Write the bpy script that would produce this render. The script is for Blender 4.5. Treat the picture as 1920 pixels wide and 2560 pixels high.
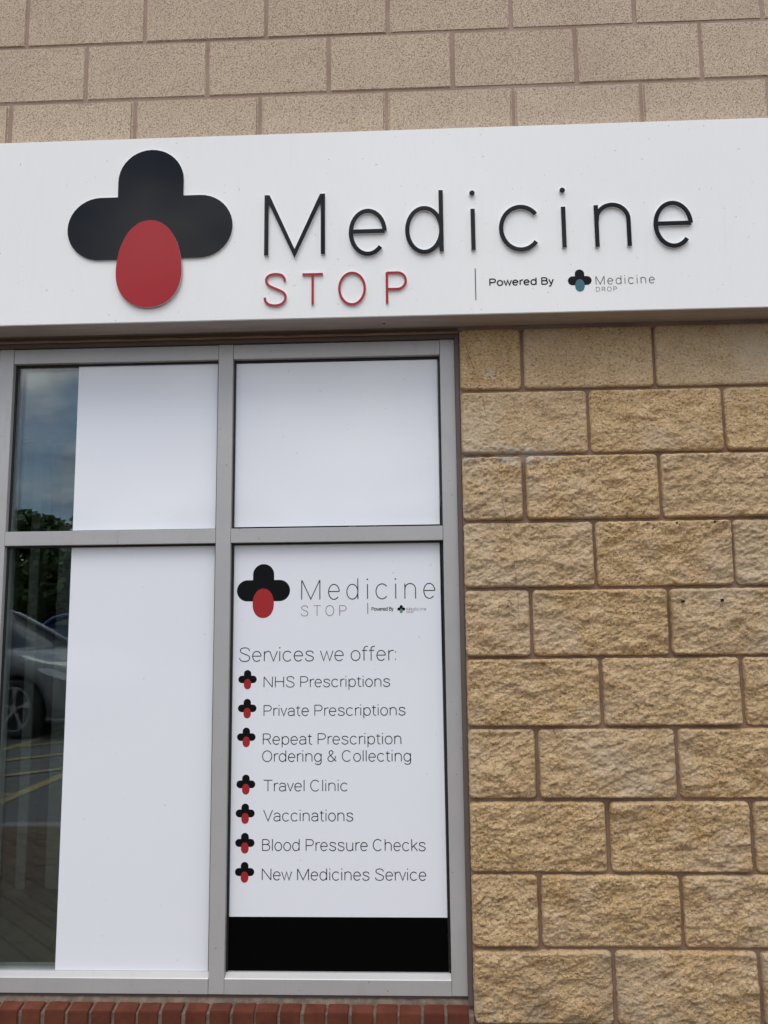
import bpy, bmesh, math, random
from mathutils import Vector, Matrix, noise

for o in list(bpy.data.objects):
    bpy.data.objects.remove(o)
SC = bpy.context.scene
COL = SC.collection
rad = math.radians

# ------------------------------------------------------------------ camera
CAM = Vector((-.364, -2.806, 1.34))
yaw, pitch, roll = rad(-2.34), rad(7.58), rad(-.56)
cf = Vector((math.sin(yaw) * math.cos(pitch), math.cos(yaw) * math.cos(pitch), math.sin(pitch)))
cr = Vector((math.cos(yaw), -math.sin(yaw), 0))
cu = cr.cross(cf)
c_r = cr * math.cos(roll) + cu * math.sin(roll)
c_u = -cr * math.sin(roll) + cu * math.cos(roll)
cd = bpy.data.cameras.new('camera')
cd.sensor_fit = 'VERTICAL'
cd.sensor_height = 36
cd.lens = 2098.2 / 2560 * 36
cd.clip_start = .05
cd.clip_end = 1000
co = bpy.data.objects.new('camera', cd)
m3 = Matrix((c_r, c_u, -cf)).transposed()
co.matrix_world = Matrix.Translation(CAM) @ m3.to_4x4()
COL.objects.link(co)
SC.camera = co

# ------------------------------------------------------------------ sky, sun, exposure
SUN_EL, SUN_AZ = rad(60), rad(198)          # azimuth clockwise from +Y: in front of the shop, a little to the left
W = bpy.data.worlds.new('World')
SC.world = W
W.use_nodes = True
nt = W.node_tree
nt.nodes.clear()
def wn(t, **k):
    n = nt.nodes.new(t)
    for a, b in k.items():
        setattr(n, a, b)
    return n
def wmath(op, a, b=None, clamp=False):
    n = wn('ShaderNodeMath', operation=op, use_clamp=clamp)
    for i, v in enumerate((a, b)):
        if v is None:
            continue
        if isinstance(v, (int, float)):
            n.inputs[i].default_value = v
        else:
            nt.links.new(v, n.inputs[i])
    return n.outputs[0]
sky = wn('ShaderNodeTexSky', sky_type='NISHITA', sun_disc=False, sun_elevation=SUN_EL, sun_rotation=SUN_AZ)
sky.air_density = 1.0
sky.dust_density = .2
sky.ozone_density = 2.0
tc = wn('ShaderNodeTexCoord')
sep = wn('ShaderNodeSeparateXYZ')
nt.links.new(tc.outputs['Generated'], sep.inputs[0])
zz = wmath('ADD', wmath('MAXIMUM', sep.outputs[2], 0.0), .30)
cmb = wn('ShaderNodeCombineXYZ')
nt.links.new(wmath('DIVIDE', sep.outputs[0], zz), cmb.inputs[0])
nt.links.new(wmath('DIVIDE', sep.outputs[1], zz), cmb.inputs[1])
n1 = wn('ShaderNodeTexNoise')
n1.inputs['Scale'].default_value = 3.0
n1.inputs['Detail'].default_value = 9
n1.inputs['Roughness'].default_value = .56
n1.inputs['Distortion'].default_value = .35
nt.links.new(cmb.outputs[0], n1.inputs['Vector'])
ramp = wn('ShaderNodeValToRGB')
ramp.color_ramp.elements[0].position = .40
ramp.color_ramp.elements[0].color = (.40, .45, .53, 1)
ramp.color_ramp.elements[1].position = .62
ramp.color_ramp.elements[1].color = (1.12, 1.10, 1.09, 1)
nt.links.new(n1.outputs['Fac'], ramp.inputs[0])
cl = wn('ShaderNodeMix', data_type='RGBA', blend_type='MULTIPLY')
cl.inputs['Factor'].default_value = 1
cl.inputs[7].default_value = (13.2, 13.2, 13.2, 1)
nt.links.new(ramp.outputs[0], cl.inputs[6])
zg = wmath('ADD', wmath('MULTIPLY', wmath('MAXIMUM', sep.outputs[2], 0.0), .85), .62)
cl2 = wn('ShaderNodeMix', data_type='RGBA', blend_type='MULTIPLY')
cl2.inputs['Factor'].default_value = 1
nt.links.new(cl.outputs[2], cl2.inputs[6])
nt.links.new(zg, cl2.inputs[7])
mx = wn('ShaderNodeMix', data_type='RGBA')
n2 = wn('ShaderNodeTexNoise')
n2.inputs['Scale'].default_value = 2.4
n2.inputs['Detail'].default_value = 6
mp = wn('ShaderNodeMapping')
mp.inputs['Location'].default_value = (7.7, 3.1, 5.3)
nt.links.new(cmb.outputs[0], mp.inputs[0])
nt.links.new(mp.outputs[0], n2.inputs['Vector'])
mr = wn('ShaderNodeMapRange')
nt.links.new(n2.outputs['Fac'], mr.inputs[0])
for i_, x_ in enumerate((.40, .50, .28, 1.0)):
    mr.inputs[i_ + 1].default_value = x_
nt.links.new(mr.outputs[0], mx.inputs['Factor'])
nt.links.new(sky.outputs[0], mx.inputs[6])
nt.links.new(cl2.outputs[2], mx.inputs[7])
bg = wn('ShaderNodeBackground')
bg.inputs['Strength'].default_value = .1
nt.links.new(mx.outputs[2], bg.inputs[0])
wo = wn('ShaderNodeOutputWorld')
nt.links.new(bg.outputs[0], wo.inputs[0])

sl = bpy.data.lights.new('sun', 'SUN')
sl.energy = .9
sl.angle = rad(28)
sl.color = (1, .96, .9)
so = bpy.data.objects.new('sun', sl)
sdir = Vector((math.sin(SUN_AZ) * math.cos(SUN_EL), math.cos(SUN_AZ) * math.cos(SUN_EL), math.sin(SUN_EL)))
so.rotation_euler = sdir.to_track_quat('Z', 'Y').to_euler()
so.location = (0, -4, 8)
COL.objects.link(so)

SC.view_settings.view_transform = 'Standard'
SC.view_settings.look = 'None'
SC.view_settings.gamma = 1
SC.view_settings.use_curve_mapping = False
SC.view_settings.exposure = 0.43

# ------------------------------------------------------------------ materials
class NT:
    def __init__(s, name):
        s.m = bpy.data.materials.new(name)
        s.m.use_nodes = True
        s.t = s.m.node_tree
        s.b = s.t.nodes['Principled BSDF']
        s.out = s.t.nodes['Material Output']
    def n(s, t, **k):
        n = s.t.nodes.new(t)
        for a, b in k.items():
            setattr(n, a, b)
        return n
    def put(s, v, sock):
        if hasattr(v, 'is_linked'):
            s.t.links.new(v, sock)
        elif isinstance(v, tuple) and len(v) == 3 and len(sock.default_value) == 4:
            sock.default_value = (*v, 1)
        else:
            sock.default_value = v
    def set(s, **k):
        for a, v in k.items():
            s.put(v, s.b.inputs[a.replace('_', ' ')])
        return s
    def pos(s):
        return s.n('ShaderNodeNewGeometry').outputs['Position']
    def obj(s):
        return s.n('ShaderNodeTexCoord').outputs['Object']
    def rnd(s):
        return s.n('ShaderNodeObjectInfo').outputs['Random']
    def map(s, v, scale):
        n = s.n('ShaderNodeMapping')
        n.inputs['Scale'].default_value = scale
        s.put(v, n.inputs[0])
        return n.outputs[0]
    def noise(s, v, scale, detail=3, rough=.5, dist=0):
        n = s.n('ShaderNodeTexNoise')
        n.inputs['Scale'].default_value = scale
        n.inputs['Detail'].default_value = detail
        n.inputs['Roughness'].default_value = rough
        n.inputs['Distortion'].default_value = dist
        r_ = s.n('ShaderNodeMapping')                       # turned off the lattice axes
        r_.inputs['Rotation'].default_value = (.61, .43, .52)
        r_.inputs['Location'].default_value = (.37, .81, .23)
        s.put(v, r_.inputs[0])
        s.put(r_.outputs[0], n.inputs['Vector'])
        return n.outputs['Fac']
    def vor(s, v, scale):
        n = s.n('ShaderNodeTexVoronoi')
        n.inputs['Scale'].default_value = scale
        s.put(v, n.inputs['Vector'])
        return n.outputs['Distance']
    def range(s, v, a, b, c=0, d=1, smooth=False):
        n = s.n('ShaderNodeMapRange')
        if smooth:
            n.interpolation_type = 'SMOOTHSTEP'
        s.put(v, n.inputs[0])
        for i, x in enumerate((a, b, c, d)):
            n.inputs[i + 1].default_value = x
        return n.outputs[0]
    def mix(s, f, a, b, mode='MIX'):
        n = s.n('ShaderNodeMix', data_type='RGBA', blend_type=mode)
        s.put(f, n.inputs['Factor'])
        s.put(a, n.inputs[6])
        s.put(b, n.inputs[7])
        return n.outputs[2]
    def math(s, op, a, b=0.0, clamp=False):
        n = s.n('ShaderNodeMath', operation=op, use_clamp=clamp)
        s.put(a, n.inputs[0])
        s.put(b, n.inputs[1])
        return n.outputs[0]
    def xyz(s, v):
        n = s.n('ShaderNodeSeparateXYZ')
        s.put(v, n.inputs[0])
        return n.outputs
    def bump(s, h, strength, dist):
        n = s.n('ShaderNodeBump')
        n.inputs['Strength'].default_value = strength
        n.inputs['Distance'].default_value = dist
        s.put(h, n.inputs['Height'])
        s.t.links.new(n.outputs[0], s.b.inputs['Normal'])
        return s
    def blob(s, p, x, z, rx, rz):
        """0..1 mask round a place on the wall, used for stains with a shape of their own"""
        c = s.xyz(p)
        dx = s.math('DIVIDE', s.math('SUBTRACT', c[0], x), rx)
        dz = s.math('DIVIDE', s.math('SUBTRACT', c[2], z), rz)
        d = s.math('ADD', s.math('MULTIPLY', dx, dx), s.math('MULTIPLY', dz, dz))
        return s.range(d, 0.0, 1.0, 1, 0, True)

M = {}
def simple(name, col, rough=.5, **k):
    t = NT(name)
    t.set(Base_Color=col, Roughness=rough, **k)
    M[name] = t.m
    return t

# smooth porous block (upper courses)
t = NT('porous_block')
p = t.pos()
c = t.mix(t.noise(p, 5, 3), (.51, .385, .285), (.58, .44, .33))
c = t.mix(t.range(t.rnd(), 0, 1, 0, .7), c, (.53, .41, .285))
rn = t.n('ShaderNodeTexWhiteNoise', noise_dimensions='1D')
t.put(t.rnd(), rn.inputs['W'])
c = t.mix(t.range(rn.outputs[0], .3, 1, 0, .4), c, (.42, .315, .235))
c = t.mix(t.range(t.noise(p, 9, 4, .6), .5, .7, 0, .35), c, (.40, .30, .225))
c = t.mix(t.range(t.noise(p, 330, 2, .6), .40, .62, .0, .55), c, (.68, .57, .44))
pit = t.range(t.noise(p, 215, 3, .66), .53, .65, 0, 1)
c = t.mix(t.math('MULTIPLY', pit, .68), c, (.17, .115, .075))
pit2 = t.range(t.noise(p, 290, 2, .6), .60, .68, 0, 1)
c = t.mix(t.math('MULTIPLY', pit2, .6), c, (.14, .10, .07))
c = t.mix(t.range(t.noise(p, 2.2, 4), .55, .75, 0, .22), c, (.36, .29, .23))
t.set(Base_Color=c, Roughness=.92, Specular_IOR_Level=.2)
t.bump(t.math('SUBTRACT', t.noise(p, 210, 3, .6), t.math('MULTIPLY', pit, .7)), .8, .0035)
M['porous_block'] = t.m

# split faced block (lower courses)
t = NT('split_block')
p = t.pos()
pe = t.map(p, (.75, 1, 1))
rn = t.n('ShaderNodeTexWhiteNoise', noise_dimensions='1D')
t.put(t.rnd(), rn.inputs['W'])
c = t.mix(t.range(t.noise(p, 14, 5, .6), .36, .64), (.56, .355, .155), (.75, .525, .29))
c = t.mix(t.range(t.rnd(), 0, 1, 0, .35), c, (.69, .465, .235))
c = t.mix(t.range(t.noise(pe, 210, 3, .65), .50, .66, .0, .75), c, (.86, .70, .49))
c = t.mix(t.range(t.noise(pe, 150, 4, .68), .53, .66, 0, .85), c, (.13, .078, .035))
c = t.mix(t.range(rn.outputs[0], .45, 1, 0, .38), c, (.62, .51, .37))
c = t.mix(t.range(t.noise(p, 3.1, 4, .6), .52, .70, 0, .6), c, (.68, .56, .42))
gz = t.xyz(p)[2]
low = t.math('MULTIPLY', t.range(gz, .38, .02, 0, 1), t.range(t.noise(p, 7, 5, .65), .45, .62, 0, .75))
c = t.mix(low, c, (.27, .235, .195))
# pale lime bloom on the joint by the window, chipped patch above it
bl = t.math('MULTIPLY', t.blob(p, -.06, 1.90, .26, .045), t.range(t.noise(p, 28, 4), .38, .56, 0, 1))
c = t.mix(t.math('MULTIPLY', bl, .8), c, (.66, .60, .53))
ch = t.math('MULTIPLY', t.blob(p, -.105, 2.185, .035, .03), t.range(t.noise(p, 120, 3, .6), .50, .56, 0, 1))
c = t.mix(t.math('MULTIPLY', ch, .9), c, (.74, .67, .54))
gr = t.math('MULTIPLY', t.blob(p, -.069, 1.394, .02, .035), t.range(t.noise(p, 130, 3, .6), .50, .55, 0, 1))
c = t.mix(t.math('MULTIPLY', gr, .8), c, (.10, .10, .09))
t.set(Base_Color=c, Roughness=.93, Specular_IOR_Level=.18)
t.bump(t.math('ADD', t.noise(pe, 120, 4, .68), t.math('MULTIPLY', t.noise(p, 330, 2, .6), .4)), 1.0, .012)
M['split_block'] = t.m

t = NT('brown_mortar')
p = t.pos()
c = t.mix(t.range(t.noise(p, 9, 4), .35, .65), (.205, .125, .085), (.285, .185, .13))
c = t.mix(t.range(t.noise(p, 240, 2), .4, .7, 0, .4), c, (.33, .24, .19))
bl = t.math('MULTIPLY', t.blob(p, -.04, 1.90, .24, .03), t.range(t.noise(p, 28, 4), .38, .56, 0, 1))
c = t.mix(t.math('MULTIPLY', bl, .4), c, (.6, .54, .48))
t.set(Base_Color=c, Roughness=.95, Specular_IOR_Level=.2)
t.bump(t.noise(p, 160, 3, .6), .6, .003)
M['brown_mortar'] = t.m
t = NT('pink_mortar')
p = t.pos()
c = t.mix(t.range(t.noise(p, 7, 4), .35, .65), (.285, .19, .145), (.37, .26, .21))
c = t.mix(t.range(t.noise(p, 240, 2), .4, .7, 0, .4), c, (.42, .33, .27))
t.set(Base_Color=c, Roughness=.95, Specular_IOR_Level=.2)
t.bump(t.noise(p, 160, 3, .6), .6, .003)
M['pink_mortar'] = t.m

t = NT('grey_mortar')
p = t.pos()
c = t.mix(t.range(t.noise(p, 40, 4), .35, .65), (.135, .098, .076), (.215, .16, .122))
c = t.mix(t.range(t.noise(p, 14, 3), .55, .7, 0, .6), c, (.10, .08, .068))
t.set(Base_Color=c, Roughness=.95, Specular_IOR_Level=.2)
t.bump(t.noise(p, 130, 4, .65), .9, .005)
M['grey_mortar'] = t.m

t = NT('red_brick')
p = t.pos()
c = t.mix(t.range(t.noise(p, 13, 4), .35, .65), (.09, .022, .011), (.145, .040, .019))
c = t.mix(t.range(t.rnd(), 0, 1, 0, .5), c, (.08, .021, .012))
c = t.mix(t.range(t.noise(p, 150, 3, .6), .58, .7, 0, .55), c, (.06, .02, .014))
c = t.mix(t.range(t.noise(p, 24, 4, .6), .66, .78, 0, .2), c, (.26, .15, .10))
t.set(Base_Color=c, Roughness=.8, Specular_IOR_Level=.3)
t.bump(t.noise(p, 140, 3, .6), .5, .002)
M['red_brick'] = t.m

t = NT('sign_white')
p = t.pos()
st = t.noise(t.map(p, (60, 60, 4)), 3, 3)
c = t.mix(t.range(st, .35, .65), (.84, .833, .825), (.83, .823, .815))
c = t.mix(t.range(t.noise(t.map(p, (14, 14, 2)), 2.2, 4), .60, .80, 0, .10), c, (.55, .53, .50))
spk = t.range(t.noise(p, 75, 1), .765, .79, 0, .5)
c = t.mix(spk, c, (.35, .32, .28))
t.set(Base_Color=c, Roughness=t.range(st, .3, .7, .15, .19), Specular_IOR_Level=.5)
t.bump(t.noise(p, 1.6, 1), .25, .01)
M['sign_white'] = t.m
t = NT('shaded_return')  # white sign underside, shade painted in as grey-brown
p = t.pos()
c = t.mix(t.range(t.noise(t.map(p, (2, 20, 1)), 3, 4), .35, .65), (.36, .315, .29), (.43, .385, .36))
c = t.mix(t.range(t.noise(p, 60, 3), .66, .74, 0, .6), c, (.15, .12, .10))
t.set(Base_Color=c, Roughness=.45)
M['shaded_return'] = t.m

t = NT('window_film')
p = t.pos()
c = t.mix(t.range(t.noise(p, 60, 2), .745, .77, 0, .35), (.815, .835, .885), (.4, .4, .4))
t.set(Base_Color=c, Roughness=.07, Specular_IOR_Level=.6)
t.bump(t.noise(p, 7, 2), .04, .003)
M['window_film'] = t.m

simple('acrylic_black', (.006, .0065, .009), .06, Specular_IOR_Level=.22)
simple('acrylic_red', (.36, .014, .02), .12, Specular_IOR_Level=.3)
simple('acrylic_edge', (.84, .84, .83), .25)
simple('print_black', (.005, .005, .006), .35, Specular_IOR_Level=.15)
simple('print_ink', (.010, .010, .013), .4, Specular_IOR_Level=.15)
simple('print_red', (.36, .018, .022), .3)
simple('print_maroon', (.19, .028, .05), .4)
simple('print_teal', (.018, .125, .16), .35)
simple('print_green', (.10, .25, .20), .35)
simple('film_black', (.002, .002, .002), .35, Specular_IOR_Level=.04)

t = NT('frame_grey')
p = t.pos()
c = t.mix(t.range(t.noise(p, 5, 4), .35, .65), (.425, .417, .415), (.455, .447, .445))
c = t.mix(t.range(t.noise(t.map(p, (30, 30, 5)), 1.5, 4), .58, .74, 0, .25), c, (.35, .325, .305))
c = t.mix(t.range(t.noise(p, 95, 1), .77, .79, 0, .7), c, (.12, .11, .10))
t.set(Base_Color=c, Roughness=.36, Metallic=.15)
t.bump(t.noise(p, 500, 1), .05, .0006)
M['frame_grey'] = t.m
simple('rubber_black', (.012, .012, .013), .5)
simple('mastic_brown', (.11, .085, .075), .6)
t = NT('dark_timber')
p = t.pos()
c = t.mix(t.noise(t.map(p, (4, 60, 90)), 2, 4), (.05, .035, .024), (.15, .105, .072))
t.set(Base_Color=c, Roughness=.85)
M['dark_timber'] = t.m

# glass: clear pane with its own surface reflection (Schlick), both faces count
t = NT('clear_glass')
g = t.n('ShaderNodeNewGeometry')
dt = t.n('ShaderNodeVectorMath', operation='DOT_PRODUCT')
t.t.links.new(g.outputs['Incoming'], dt.inputs[0])
t.t.links.new(g.outputs['Normal'], dt.inputs[1])
cs = t.math('ABSOLUTE', dt.outputs['Value'])
fr = t.math('ADD', t.math('MULTIPLY', t.math('POWER', t.math('SUBTRACT', 1.0, cs), 5.0), .94), .06)
tr = t.n('ShaderNodeBsdfTransparent')
tr.inputs[0].default_value = (.90, .93, .915, 1)
gl = t.n('ShaderNodeBsdfGlossy')
gl.inputs['Roughness'].default_value = 0
gl.inputs['Color'].default_value = (.90, .95, 1.0, 1)
ms = t.n('ShaderNodeMixShader')
t.put(fr, ms.inputs[0])
t.t.links.new(tr.outputs[0], ms.inputs[1])
t.t.links.new(gl.outputs[0], ms.inputs[2])
t.t.links.new(ms.outputs[0], t.out.inputs[0])
M['clear_glass'] = t.m

t = NT('asphalt')
p = t.pos()
c = t.mix(t.noise(p, .7, 5), (.085, .083, .08), (.12, .116, .11))
c = t.mix(t.range(t.noise(p, 90, 3, .65), .45, .65, 0, .6), c, (.17, .165, .155))
t.set(Base_Color=c, Roughness=.85)
t.bump(t.noise(p, 60, 3), .5, .01)
M['asphalt'] = t.m
t = NT('paver_brown')
p = t.pos()
c = t.mix(t.range(t.rnd(), 0, 1), (.11, .07, .04), (.155, .10, .058))
c = t.mix(t.range(t.noise(p, 60, 4, .6), .45, .7, 0, .5), c, (.075, .05, .035))
t.set(Base_Color=c, Roughness=.85)
t.bump(t.noise(p, 120, 3), .5, .003)
M['paver_brown'] = t.m
t = NT('pavement_brown')
p = t.pos()
br = t.n('ShaderNodeTexBrick')
br.inputs['Color1'].default_value = (.11, .07, .04, 1)
br.inputs['Color2'].default_value = (.155, .10, .058, 1)
br.inputs['Mortar'].default_value = (.035, .028, .02, 1)
br.inputs['Scale'].default_value = 1
br.inputs['Brick Width'].default_value = .2
br.inputs['Row Height'].default_value = .1
br.inputs['Mortar Size'].default_value = .004
rt = t.n('ShaderNodeMapping')
rt.inputs['Rotation'].default_value = (0, 0, rad(45))
t.put(p, rt.inputs[0])
t.t.links.new(rt.outputs[0], br.inputs['Vector'])
t.set(Base_Color=br.outputs[0], Roughness=.85)
M['pavement_brown'] = t.m
t = NT('kerb_concrete')
p = t.pos()
t.set(Base_Color=t.mix(t.noise(p, 25, 4), (.20, .19, .175), (.30, .285, .26)), Roughness=.9)
M['kerb_concrete'] = t.m
t = NT('yellow_paint')
p = t.pos()
c = t.mix(t.range(t.noise(p, 20, 5, .65), .52, .66, 0, .8), (.36, .285, .12), (.11, .10, .085))
t.set(Base_Color=c, Roughness=.7)
M['yellow_paint'] = t.m
t = NT('leaf')
p = t.pos()
c = t.mix(t.range(t.noise(p, .9, 3), .35, .65), (.035, .075, .016), (.085, .13, .028))
t.set(Base_Color=c, Roughness=.6)
M['leaf'] = t.m
simple('bark', (.09, .07, .05), .9)
simple('car_silver', (.22, .225, .24), .3, Metallic=.3, Coat_Weight=.6)
simple('car_blue', (.03, .12, .40), .3, Metallic=.1, Coat_Weight=.6)
simple('car_glass', (.012, .016, .018), .05)
simple('car_black', (.012, .012, .013), .5)
simple('tyre_rubber', (.02, .02, .02), .8)
simple('alloy', (.50, .50, .51), .3, Metallic=.8)
simple('lamp_glass', (.75, .77, .8), .08)
simple('sign_blue', (.012, .03, .16), .4)
simple('steel_grey', (.3, .3, .3), .5, Metallic=.4)
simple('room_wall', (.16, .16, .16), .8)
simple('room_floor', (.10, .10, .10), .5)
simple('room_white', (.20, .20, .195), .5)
simple('room_ceiling', (.5, .5, .5), .9)
simple('hole_dark', (.012, .011, .010), .9)
simple('hairline', (.06, .042, .025), .9)

# ------------------------------------------------------------------ mesh helpers
def link(name, me, mats, parent=None, loc=None):
    o = bpy.data.objects.new(name, me)
    if mats is not None:
        for m in (mats if isinstance(mats, (list, tuple)) else [mats]):
            me.materials.append(M[m])
    COL.objects.link(o)
    if parent is not None:
        o.parent = parent
    if loc is not None:
        o.location = loc
    return o
def mesh(name, v, f, mats, parent=None, smooth=False, loc=None, mi=None):
    me = bpy.data.meshes.new(name)
    me.from_pydata(v, [], f)
    if mi:
        me.polygons.foreach_set('material_index', mi)
    if smooth:
        me.polygons.foreach_set('use_smooth', [True] * len(me.polygons))
    me.update()
    return link(name, me, mats, parent, loc)
def from_bm(name, bm, mats, parent=None, loc=None, smooth=False):
    bmesh.ops.recalc_face_normals(bm, faces=bm.faces)
    me = bpy.data.meshes.new(name)
    bm.to_mesh(me)
    bm.free()
    if smooth:
        me.polygons.foreach_set('use_smooth', [True] * len(me.polygons))
    return link(name, me, mats, parent, loc)
def box_bm(bm, x0, x1, y0, y1, z0, z1):
    vs = [bm.verts.new(q) for q in ((x0, y0, z0), (x1, y0, z0), (x1, y1, z0), (x0, y1, z0),
                                    (x0, y0, z1), (x1, y0, z1), (x1, y1, z1), (x0, y1, z1))]
    for q in ((0, 3, 2, 1), (4, 5, 6, 7), (0, 1, 5, 4), (1, 2, 6, 5), (2, 3, 7, 6), (3, 0, 4, 7)):
        bm.faces.new([vs[i] for i in q])
def box(name, b, mat, parent=None, bev=0, seg=1):
    bm = bmesh.new()
    box_bm(bm, *b)
    if bev:
        bmesh.ops.bevel(bm, geom=list(bm.edges), offset=bev, segments=seg, affect='EDGES')
    return from_bm(name, bm, mat, parent)
def prism(name, prof, x0, x1, mat, parent=None):
    """profile of (y, z) points run along X"""
    n = len(prof)
    v = [(x0, y, z) for y, z in prof] + [(x1, y, z) for y, z in prof]
    f = [tuple(range(n)), tuple(range(2 * n - 1, n - 1, -1))]
    f += [(i, i + n, (i + 1) % n + n, (i + 1) % n) for i in range(n)]
    bm = bmesh.new()
    vs = [bm.verts.new(q) for q in v]
    for q in f:
        bm.faces.new([vs[i] for i in q])
    return from_bm(name, bm, mat, parent)
def tube(name, pts, r, mat, parent=None, n=8, loc=None, close=True):
    v, f = [], []
    for i, q in enumerate(pts):
        q = Vector(q)
        a = Vector(pts[max(i - 1, 0)])
        b = Vector(pts[min(i + 1, len(pts) - 1)])
        d = (b - a).normalized()
        s = d.cross(Vector((0, 0, 1)) if abs(d.z) < .9 else Vector((1, 0, 0))).normalized()
        w = d.cross(s)
        rr = r[i] if isinstance(r, (list, tuple)) else r
        for k in range(n):
            an = 2 * math.pi * k / n
            v.append(q + (s * math.cos(an) + w * math.sin(an)) * rr)
    for i in range(len(pts) - 1):
        for k in range(n):
            f.append((i * n + k, i * n + (k + 1) % n, (i + 1) * n + (k + 1) % n, (i + 1) * n + k))
    if close:
        f.append(tuple(range(n - 1, -1, -1)))
        f.append(tuple(range(len(v) - n, len(v))))
    return mesh(name, v, f, mat, parent, True, loc)
def empty(name, loc, label, cat, group=None, rz=0):
    o = bpy.data.objects.new(name, None)
    o.empty_display_size = .1
    o.location = loc
    o.rotation_euler = (0, 0, rz)
    COL.objects.link(o)
    return tag(o, label, cat, group)
def tag(o, label, cat, group=None):
    o['label'] = label
    o['category'] = cat
    if group:
        o['group'] = group
    return o
def struct(o):
    o['kind'] = 'structure'
    return o
def copy_tree(o, parent=None):
    c = o.copy()
    COL.objects.link(c)
    c.parent = parent
    for ch in o.children:
        copy_tree(ch, c)
    return c

# ------------------------------------------------------------------ ground, kerb, pavement
KY = -2.86
v = [(-220, -260, -.03), (220, -260, -.03), (220, KY - .12, -.03), (-220, KY - .12, -.03)]
struct(mesh('car_park_ground', v, [(0, 1, 2, 3)], 'asphalt'))
v = [(-220, KY, 0), (220, KY, 0), (220, 120, 0), (-220, 120, 0)]
pav = struct(mesh('pavement', v, [(0, 1, 2, 3)], 'pavement_brown'))
kerb = bmesh.new()
x = -9.0
while x < 9:
    box_bm(kerb, x + .004, x + .906, KY - .12, KY - .002, -.12, .006)
    x += .914
bmesh.ops.bevel(kerb, geom=list(kerb.edges), offset=.008, segments=1, affect='EDGES')
struct(from_bm('kerb', kerb, 'kerb_concrete'))

# pavers laid diagonally where the window mirrors them
random.seed(5)
pm = bmesh.new()
box_bm(pm, -.0975, .0975, -.0475, .0475, 0, .012)
bmesh.ops.bevel(pm, geom=[e for e in pm.edges if all(q.co.z > .01 for q in e.verts)], offset=.004, segments=1, affect='EDGES')
pme = bpy.data.meshes.new('paver')
pm.to_mesh(pme)
pm.free()
pme.materials.append(M['paver_brown'])
ca, sa = math.cos(rad(45)), math.sin(rad(45))
cells = []
for i in range(-30, 31):
    for j in range(-60, 61):
        u, w = i * .2 + (.1 if j % 2 else 0), j * .1
        px, py = u * ca - w * sa - 2.7, u * sa + w * ca - 1.7
        if -4.1 < px < -1.6 and KY + .09 < py < -.42:
            cells.append((abs(px + 2.75) + abs(py + 1.8) * .8, px, py))
cells.sort()
for _, px, py in cells[:290]:
    o = link('paver', pme, None, pav, (px, py, .0008 + random.uniform(0, .003)))
    o.rotation_euler = (random.uniform(-.006, .006), random.uniform(-.006, .006), rad(45))

# yellow hatching of the accessible bay
def line(a, b, w, name='painted_line', z=-.026):
    a, b = Vector((*a, z)), Vector((*b, z))
    s = (b - a).normalized().cross(Vector((0, 0, 1))) * w / 2
    struct(mesh(name, [a - s, b - s, b + s, a + s], [(0, 1, 2, 3)], 'yellow_paint'))
line((-3.70, -3.15), (-3.70, -8.6), .11)
line((-5.08, -3.15), (-5.08, -8.6), .11)
for k in range(-1, 4):
    y = -4.2 - k * 1.3
    line((-5.02, y), (-3.76, y - 1.2), .12, z=-.022)
line((-7.9, -3.15), (-7.9, -8.6), .11)
line((-5.02, -8.55), (-3.76, -8.55), .11, z=-.018)

# ------------------------------------------------------------------ block wall
Z0 = 2.126                      # bed joint between the first and second course under the fascia
H, L_, J = .225, .45, .010
WL, WR = -3.75, 2.95            # ends of the built wall
wall = empty('block_wall', (0, 0, 0), 'tan concrete block wall with brown mortar around the shop window', 'wall')
OP_L, OP_R, OP_T = -3.02, -.213, 2.338          # window opening
bm = bmesh.new()
box_bm(bm, OP_R, WR, .008, .3, -.02, OP_T)
box_bm(bm, WL, OP_L, .007, .3, -.02, OP_T)
from_bm('mortar', bm, 'brown_mortar', wall)
box('mortar', (WL, WR, .0035, .3, OP_T, Z0 + 9 * H), 'pink_mortar', wall)

shift = {0: -.003, -1: -.005, -2: -.005, -3: -.005, -4: .004, -5: 0, -6: .005, -7: .003, -8: -.002}
meas = {4: {-4: -.038, -3: -.025, -2: -.014, -1: -.0055, 0: 0, 1: .003},
        5: {-3.5: .014, -2.5: .014, -1.5: .011, -.5: .009, .5: .005, 1.5: -.004},
        6: {-4: .008, -3: .004, -2: .004, -1: .003, 0: 0, 1: -.006}}
rng = random.Random(11)
def joints(k):
    off = 0 if k % 2 == 0 else .5
    out = []
    for i in range(-9, 8):
        q = i + off
        d = meas.get(k, {}).get(q)
        if d is None:
            d = shift.get(k, 0) + rng.uniform(-.004, .004)
        out.append(q * L_ + d)
    return out

def smooth_block(k, x0, x1, z0, z1):
    bev = .007 if k == 4 else .0028
    yf = -.004 if k == 4 else .0 + rng.uniform(-.0012, .0012)
    bm = bmesh.new()
    box_bm(bm, x0, x1, yf, .02, z0, z1)
    bmesh.ops.bevel(bm, geom=[e for e in bm.edges if all(q.co.y < .01 for q in e.verts)], offset=bev, segments=2, affect='EDGES')
    cx, cz = (x0 + x1) / 2, (z0 + z1) / 2
    for q in bm.verts:
        q.co -= Vector((cx, 0, cz))
        q.co.x += rng.uniform(-.0006, .0006)
        q.co.z += rng.uniform(-.0006, .0006)
    from_bm('block', bm, 'porous_block', wall, (cx, 0, cz))

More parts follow.
